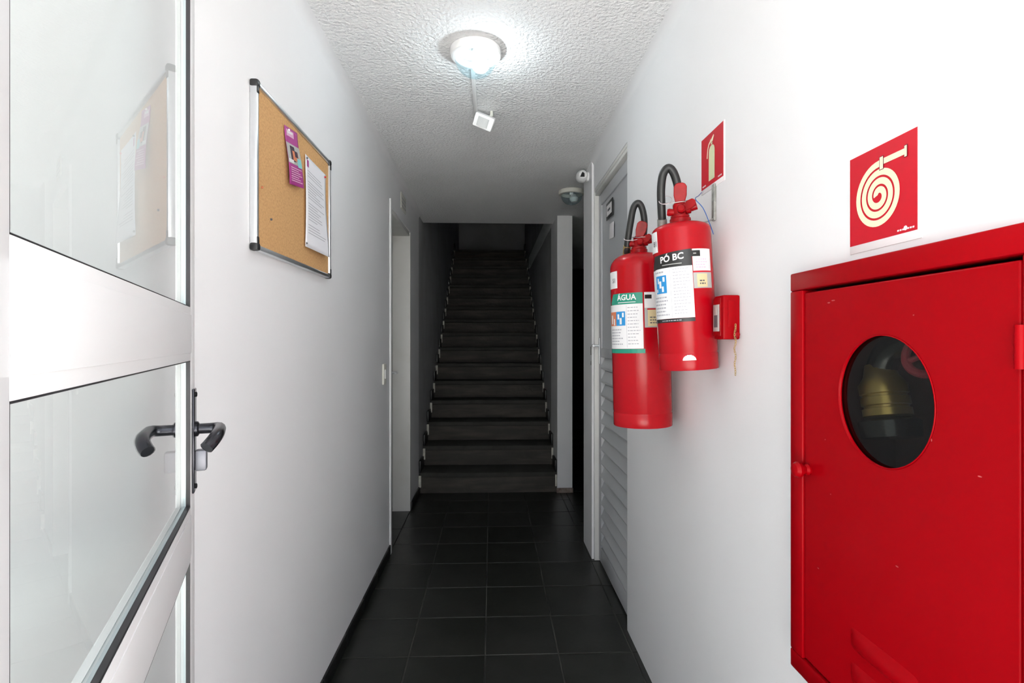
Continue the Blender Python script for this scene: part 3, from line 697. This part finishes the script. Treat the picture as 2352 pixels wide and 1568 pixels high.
# far: water
RW = 0.0925
hose2 = [(0.006, 0.012, 0.580), (0.016, 0.004, 0.612), (0.019, -0.004, 0.655), (0.012, -0.010, 0.695), (0.000, -0.012, 0.710), (-0.014, -0.012, 0.695), (-0.024, -0.010, 0.650), (-0.033, -0.004, 0.60), (-0.038, 0.006, 0.565), (-0.042, 0.030, 0.535), (-0.060, 0.062, 0.49), (-0.078, 0.076, 0.42), (-0.078, 0.076, 0.15)]
e2, zt2 = extinguisher('fire_extinguisher', 'taller red fire extinguisher with green label, hanging farther along the right wall', (0.487, 1.722, 1.013), R(-15.9), R(-1.3), RW, 0.502, 0.048,
    dict(lever=(16, 14, 0.050), hose=hose2, hr=0.0105, crimp=[(-0.0365, 0.002, 0.578), (-0.041, 0.022, 0.546)],
         loops=[((-0.022, -0.008, 0.598), 0.024, 0.008, 0), ((0.014, -0.004, 0.602), 0.032, 0.003, 0)]))
RV = RW+0.0006
lb = MB()
wrap_grid(lb, RV, -82, 5, 0.246, 0.384, M['label_white']); wrap_grid(lb, RV+0.0002, -82, 8, 0.232, 0.245, M['label_green'])
wrap_grid(lb, RV+0.0003, -62, 5, 0.384, 0.418, M['label_green']); wrap_grid(lb, RV+0.0002, -72, -62, 0.384, 0.386, M['label_green'], zt0=0.392, zt1=0.418, n=4)
wrap_text(lb, RV+0.0009, 'ÁGUA', 0.0235, -27, 0.404, M['label_white'], bold=0.0006)
wrap_grid(lb, RV+0.0006, -46, -8, 0.3885, 0.3905, M['label_white'])
wrap_grid(lb, RV+0.0004, -78, -52, 0.318, 0.362, M['orange_print']); wrap_grid(lb, RV+0.0005, -52, -29, 0.318, 0.362, M['blue'])
for (a, b, c_, d_) in ((-70, -64, 0.324, 0.352), (-60, -56, 0.320, 0.340), (-48, -43, 0.338, 0.354), (-42, -37, 0.322, 0.342), (-36, -32, 0.344, 0.358)):
    wrap_grid(lb, RV+0.0008, a, b, c_, d_, M['label_white'], n=3)
text_rows(lb, RV+0.0004, -72, -32, 0.256, 0.310, 6, M['ink'], 0.4, 11); text_rows(lb, RV+0.0004, -24, 0, 0.256, 0.378, 12, M['ink'], 0.25, 12)
wrap_grid(lb, RV+0.0004, -26.5, -26, 0.25, 0.38, M['ink'], n=1)
lb.build('instruction_label', None, e2)
l2 = MB(); wrap_grid(l2, RV, 8, 60, 0.310, 0.418, M['label_grey']); wrap_grid(l2, RV+0.0002, 8, 60, 0.370, 0.418, M['label_white']); wrap_grid(l2, RV+0.0003, 9, 22, 0.398, 0.410, M['label_black'])
wrap_grid(l2, RV+0.0004, 14, 40, 0.314, 0.364, M['label_beige']); text_rows(l2, RV+0.0006, 18, 34, 0.320, 0.345, 3, M['ink_dark'], 0.4, 13); wrap_grid(l2, RV+0.0005, 13, 44, 0.364, 0.368, M['red_sign'])
l2.build('inspection_sticker', None, e2)
l3 = MB(); wrap_grid(l3, RV, -82, -47, 0.436, 0.490, M['label_white']); wrap_text(l3, RV+0.0006, '51', 0.019, -57, 0.460, M['ink_dark'], bold=0.0004); l3.build('number_sticker', None, e2)

# wall hook, rod and blue cord
bk = thing('wall_bracket', 'grey steel strip with wire hook behind the nearer extinguisher', 'bracket', (XR, 1.432, 1.605), R(-90))
MB().box((-0.008, -0.007, 0), (0.008, 0, 0.098), bev=0.001).build('strip', M['galv'], bk)
MB().tube(smoothpath([(0, -0.005, 0.006), (0.004, -0.025, -0.004), (0.012, -0.06, -0.008), (0.016, -0.088, -0.002)]), 0.0022, n=8).build('hook', M['wire'], bk)
bc = MB().tube(smoothpath([(0.599, 1.52, 1.705), (0.568, 1.46, 1.680), (0.530, 1.385, 1.650), (0.552, 1.39, 1.628), (0.578, 1.41, 1.592), (0.590, 1.415, 1.565)]), 0.0012, n=6).build('seal_cord', M['blue_wire'])
bc['label'] = 'thin blue seal cord looped from the nearer extinguisher to the wall'; bc['category'] = 'cord'
bk2 = thing('wall_bracket', 'short steel wall strip hidden behind the farther extinguisher', 'bracket', (XR, 1.735, 1.52), R(-90))
MB().box((-0.008, -0.007, 0), (0.008, 0, 0.07), bev=0.001).build('strip', M['galv'], bk2)
MB().tube(smoothpath([(0, -0.005, 0.03), (0.0, -0.05, 0.035), (0.0, -0.10, 0.05)]), 0.0022, n=8).build('hook', M['wire'], bk2)

# ------------------------------------------------------------------ call point with chain
cp = thing('alarm_call_point', 'small red break-glass alarm box on the wall right of the extinguishers', 'alarm', (XR, 1.376, 1.285), R(-90))
c = MB(); c.box((0.034, -0.042, 0), (0.090, 0, 0.108), bev=0.004); c.build('housing', M['red'], cp)
c = MB(); c.box((0.036, -0.0445, 0.008), (0.080, -0.0415, 0.102), bev=0.001); c.build('front_plate', M['red_valve'], cp)
c = MB(); c.box((0.040, -0.0458, 0.020), (0.074, -0.0442, 0.086), M['label_grey'], bev=0.0005); c.box((0.046, -0.0462, 0.030), (0.066, -0.0456, 0.060), M['ink_dark']); c.build('glass_window', None, cp)
c = MB(); c.box((0.0905, -0.030, 0.030), (0.092, -0.012, 0.095), bev=0.0005); c.build('side_rib', M['red'], cp)
c = MB(); c.lathe([(0.006, 0), (0.006, 0.008), (0.003, 0.009)], n=16, mx=Matrix.Translation((0.090, -0.010, 0.012)) @ Matrix.Rotation(R(90), 4, 'Y')); c.build('hammer_clip', M['red_valve'], cp)
ch = MB(); px_, pz_ = 0.0965, 0.030
L_ = 22
for k in range(L_):
    z = 0.034 - k*0.0056; xo = 0.0975 + 0.0015*math.sin(k*1.1); yo = -0.016+0.0012*math.cos(k*0.9)
    rot_ = Matrix.Translation((xo, yo, z)) @ Matrix.Rotation(R(90*(k % 2)+25), 4, 'Z')
    ch.tube([(0.0019*math.cos(2*PI*j/10), 0, 0.0040*math.sin(2*PI*j/10)) for j in range(10)], 0.00062, closed=True, n=5, mx=rot_)
ch.build('chain', M['gold'], cp)

# ------------------------------------------------------------------ CORK BOARD (left wall)
BY = 1.390; BL = 0.632; BH = 0.432; BZ = 1.513
cb = thing('cork_board', 'cork notice board in aluminium frame with black corners on the left wall', 'notice board', (XL, BY, BZ), R(90))
MB().box((0.008, -0.013, 0.008), (BL-0.008, -0.001, BH-0.008)).build('cork_panel', M['cork'], cb)
f_ = 0.014
for a, b in (((0.012, -0.020, 0), (BL-0.012, 0, f_)), ((0.012, -0.020, BH-f_), (BL-0.012, 0, BH)), ((0, -0.020, 0.012), (f_, 0, BH-0.012)), ((BL-f_, -0.020, 0.012), (BL, 0, BH-0.012))):
    q = MB().box(a, b, bev=0.004); q.build('frame_rail', M['alu'], cb)
for sx in (0, 1):
    for sz in (0, 1):
        q = MB(); x0 = -0.002 if sx == 0 else BL+0.002; z0 = -0.002 if sz == 0 else BH+0.002; dx = 1 if sx == 0 else -1; dz = 1 if sz == 0 else -1
        q.box((x0, -0.0225, z0), (x0+dx*0.021, 0.0, z0+dz*0.021), bev=0.006)
        q.box((x0+dx*0.003, -0.0215, z0+dz*0.018), (x0+dx*0.014, 0, z0+dz*0.036), bev=0.002)
        q.build('corner_cap', M['black'], cb)
def sheet(name, label, cat, u, v, wd, ht, rot, marks, m, curl):
    """thin sheet on the cork: origin lower-left corner, marks = list of (x0,z0,x1,z1,mat)"""
    T_ = thing(name, label, cat, (XL+0.0140, BY+u, BZ+v), R(90)); T_.rotation_euler = (Matrix.Rotation(R(90), 4, 'Z') @ Matrix.Rotation(R(-rot), 4, 'Y')).to_euler()
    def yof(x, z): return -0.0012 - max(0.0, curl(x/wd, z/ht))
    g = MB(); nx, nz = 14, 18; vv = []; ff = []
    for j in range(nz+1):
        for i in range(nx+1): x = wd*i/nx; z = ht*j/nz; vv.append((x, yof(x, z), z))
    for j in range(nz):
        for i in range(nx): a = j*(nx+1)+i; ff.append((a, a+1, a+nx+2, a+nx+1))
    g._put(vv, ff, None, True); o = g.build('sheet', m, T_); so = o.modifiers.new('thick', 'SOLIDIFY'); so.thickness = 0.0003; so.offset = -1 if False else 0
    g = MB()
    for mi, (x0, z0, x1, z1, mm) in enumerate(marks):
        nxx = max(1, int((x1-x0)/wd*nx)); nzz = max(1, int((z1-z0)/ht*nz)); vv = []; ff = []
        for j in range(nzz+1):
            for i in range(nxx+1): x = x0+(x1-x0)*i/nxx; z = z0+(z1-z0)*j/nzz; vv.append((x, yof(x, z)-0.0006-0.00008*mi*(len(marks) < 20), z))
        for j in range(nzz):
            for i in range(nxx): a = j*(nxx+1)+i; ff.append((a, a+1, a+nxx+2, a+nxx+1))
        g._put(vv, ff, mm, True)
    g.build('print', None, T_)
    return T_
# magenta flyer
mk = [(0.012, 0.140, 0.070, 0.158, M['pink']), (0.02, 0.144, 0.062, 0.155, M['label_white']),
      (0.0, 0.062, 0.105, 0.120, M['label_grey']), (0.025, 0.070, 0.060, 0.114, M['dark_print']), (0.040, 0.074, 0.085, 0.102, M['orange_print']), (0.058, 0.086, 0.082, 0.104, M['dark_print']), (0.004, 0.064, 0.040, 0.074, M['label_white']), (0.07, 0.058, 0.102, 0.085, M['teal_print'])]
for k in range(7): mk.append((0.012, 0.012+k*0.0062, 0.092-(k % 3)*0.012, 0.0145+k*0.0062, M['pink']))
fy = sheet('flyer', 'magenta flyer with colour picture pinned on the cork board', 'flyer', 0.212, 0.228, 0.105, 0.165, 8, mk, M['magenta'], lambda u, v: 0.004+0.010*(1-v)**2*(0.4+u*0.6)+0.003*math.sin(v*5))
mk = [(0.015, 0.262, 0.032, 0.285, M['magenta'])]
rnd = random.Random(5)
for k in range(24):
    z = 0.250-k*0.0088
    if k in (3, 11, 19): continue
    mk.append((0.02, z, 0.10+rnd.random()*0.09, z+0.0022, M['ink']))
pp = sheet('notice_sheet', 'white printed notice pinned at the right of the cork board', 'paper', 0.357, 0.071, 0.210, 0.297, -1.0, mk, M['paper'], lambda u, v: 0.0035+0.013*(1-v)**1.5*u+0.0022*math.sin(v*4+u*2))
def pin(label, u, v, m):
    o = MB().lathe([(0.0045, 0), (0.005, 0.002), (0.004, 0.005), (0.0005, 0.006)], n=14, mx=Matrix.Rotation(R(90), 4, 'X')).build('push_pin', m)
    o.location = (XL+0.0135+0.006, BY+u, BZ+v); o.rotation_euler = (0, 0, R(90)); o['label'] = label; o['category'] = 'pin'; o.scale = (0.65, 0.8, 0.65)
pin('dark pin at the top left corner of the white notice', 0.368, 0.356, M['ink_dark'])
pin('red pin at the top right corner of the white notice', 0.556, 0.352, M['red_sign'])
pin('dark pin at the bottom left corner of the white notice', 0.364, 0.082, M['ink_dark'])
pin('small dark pin alone low on the bare cork', 0.085, 0.095, M['ink_dark'])
pin('orange pin near the left edge of the cork', 0.028, 0.165, M['orange_print'])
pin('pale pin holding the top of the magenta flyer', 0.212, 0.385, M['sign_white'])

# ------------------------------------------------------------------ light switch, door number plate on the left wall
sw = thing('light_switch', 'cream oval-edged light switch before the left doorway', 'switch', (XL, 3.085, 1.095), R(90))
MB().box((-0.037, -0.011, -0.059), (0.037, 0, 0.059), bev=0.006).build('cover_plate', M['cream_plastic'], sw)
MB().box((-0.014, -0.0155, -0.026), (0.014, -0.0095, 0.026), bev=0.003).build('rocker', M['white_paint'], sw)
npz = thing('number_plate', 'small pale plate on the wall above the left doorway', 'sign', (XL, 3.76, 2.235), R(90))
MB().box((-0.10, -0.006, -0.055), (0.10, 0, 0.055), bev=0.002).build('plate', M['old_plastic'], npz)
q = MB()
for k in range(3): q.box((-0.08, -0.0068, -0.035+k*0.026), (0.08, -0.0058, -0.029+k*0.026))
q.build('print', M['ink'], npz)

# ------------------------------------------------------------------ ceiling lamps
def lamp(label, loc, lit, group=None):
    T_ = thing('ceiling_lamp', label, 'lamp', loc)
    sx = 1.0
    MB().lathe([(0.088, 0.0), (0.092, -0.002), (0.0925, -0.020), (0.090, -0.027), (0.084, -0.030), (0.074, -0.030), (0.072, -0.022), (0.070, -0.010)], n=56, caps=False).build('base_ring', M['white_paint'] if lit else M['old_plastic'], T_)
    dome = [(0.0745, -0.022)] + [(0.0765*math.cos(PI/2*k/12) if k < 12 else 0.0005, -0.030-0.070*math.sin(PI/2*k/12)) for k in range(13)]
    MB().lathe(dome, n=56, caps=False).build('glass_globe', M['lamp_glass'], T_)
    b = MB()
    b.lathe([(0.012, 0.0), (0.014, -0.02), (0.014, -0.028)], M['white_paint'], n=20, mx=Matrix.Translation((0.0, 0, 0)))
    b.build('socket', None, T_)
    bb = MB()
    bb.lathe([(0.008, -0.022), (0.022, -0.034), (0.032, -0.050), (0.030, -0.066), (0.020, -0.078), (0.002, -0.082)], n=28, mx=Matrix.Translation((0.018, 0, 0)))
    bb.build('bulb', M['bulb'] if lit else M['bulb_off'], T_)
    return T_
L1 = lamp('lit round glass ceiling lamp at the front of the corridor', (-0.058, 1.975, HC), True)
L2 = lamp('unlit round glass ceiling lamp by the narrow wall end near the stairs', (0.566, 3.80, HC), False)
lo.location = (-0.036, 1.975, HC-0.058)

cdn = MB().box((-0.0085, 0, -0.010), (0.0085, 0.50, 0), bev=0.0015).build('cable_duct', M['white_paint'])
cdn.location = (-0.073, 2.06, HC); cdn['label'] = 'thin white cable duct on the ceiling between lamp and sensor'; cdn['category'] = 'cable duct'
sn = thing('motion_sensor', 'white tilted motion sensor hanging from the ceiling behind the lit lamp', 'sensor', (-0.022, 2.50, HC))
MB().tube([(0.022, 0.0, 0), (0.022, -0.002, -0.02), (0.008, -0.006, -0.038)], 0.008, n=14).build('swivel_arm', M['old_plastic'], sn)
mx = Matrix.Translation((-0.012, -0.018, -0.056)) @ Matrix.Rotation(R(22), 4, 'Y') @ Matrix.Rotation(R(30), 4, 'X')
MB().box((-0.046, -0.022, -0.030), (0.046, 0.026, 0.030), bev=0.006, mx=mx).build('housing', M['white_paint'], sn)
pts = [(0.027*math.cos(a), -0.020-0.008*math.sin(a)) for a in [PI*k/10 for k in range(11)]]
q = MB(); v = [(x-0.002, y_, -0.021) for x, y_ in pts]+[(x-0.002, y_, 0.019) for x, y_ in pts]; f = [(k, k+1, 12+k, 11+k) for k in range(10)] + [tuple(range(11)), tuple(reversed(range(11, 22)))]
q._put(v, f, None, False, mx); q.build('lens_window', M['sensor_lens'], sn)
MB().box((-0.050, 0.0, -0.03), (-0.040, 0.02, -0.0), bev=0.002).build('cable_exit', M['old_plastic'], sn)

# security camera near the top of the right wall end
sc_ = thing('security_camera', 'small white security camera at the top of the right wall past the louvred door', 'camera', (XR-0.012, 3.27, 2.285), 0)
MB().lathe([(0.030, 0), (0.030, 0.012), (0.022, 0.016)], n=28, mx=Matrix.Rotation(R(-90), 4, 'Y')).build('mount', M['white_paint'], sc_)
MB().lathe([(0.002, 0.040), (0.024, 0.036), (0.034, 0.018), (0.036, 0.0), (0.034, -0.025), (0.026, -0.032), (0.0255, -0.030), (0.002, -0.030)], n=32, mx=Matrix.Translation((-0.040, -0.005, 0)) @ Matrix.Rotation(R(-90), 4, 'X')@Matrix.Rotation(0,4,'Z') @ Matrix.Scale(-1, 4, (0,0,1))).build('housing', M['white_paint'], sc_)
q = MB().prism([(-0.014, -0.014), (0.012, -0.014), (0.012, 0.006), (0.0, 0.016), (-0.006, 0.006)], -0.002, 0.004, mx=Matrix.Translation((-0.044, -0.047, -0.002))); q.build('lens', M['black'], sc_)
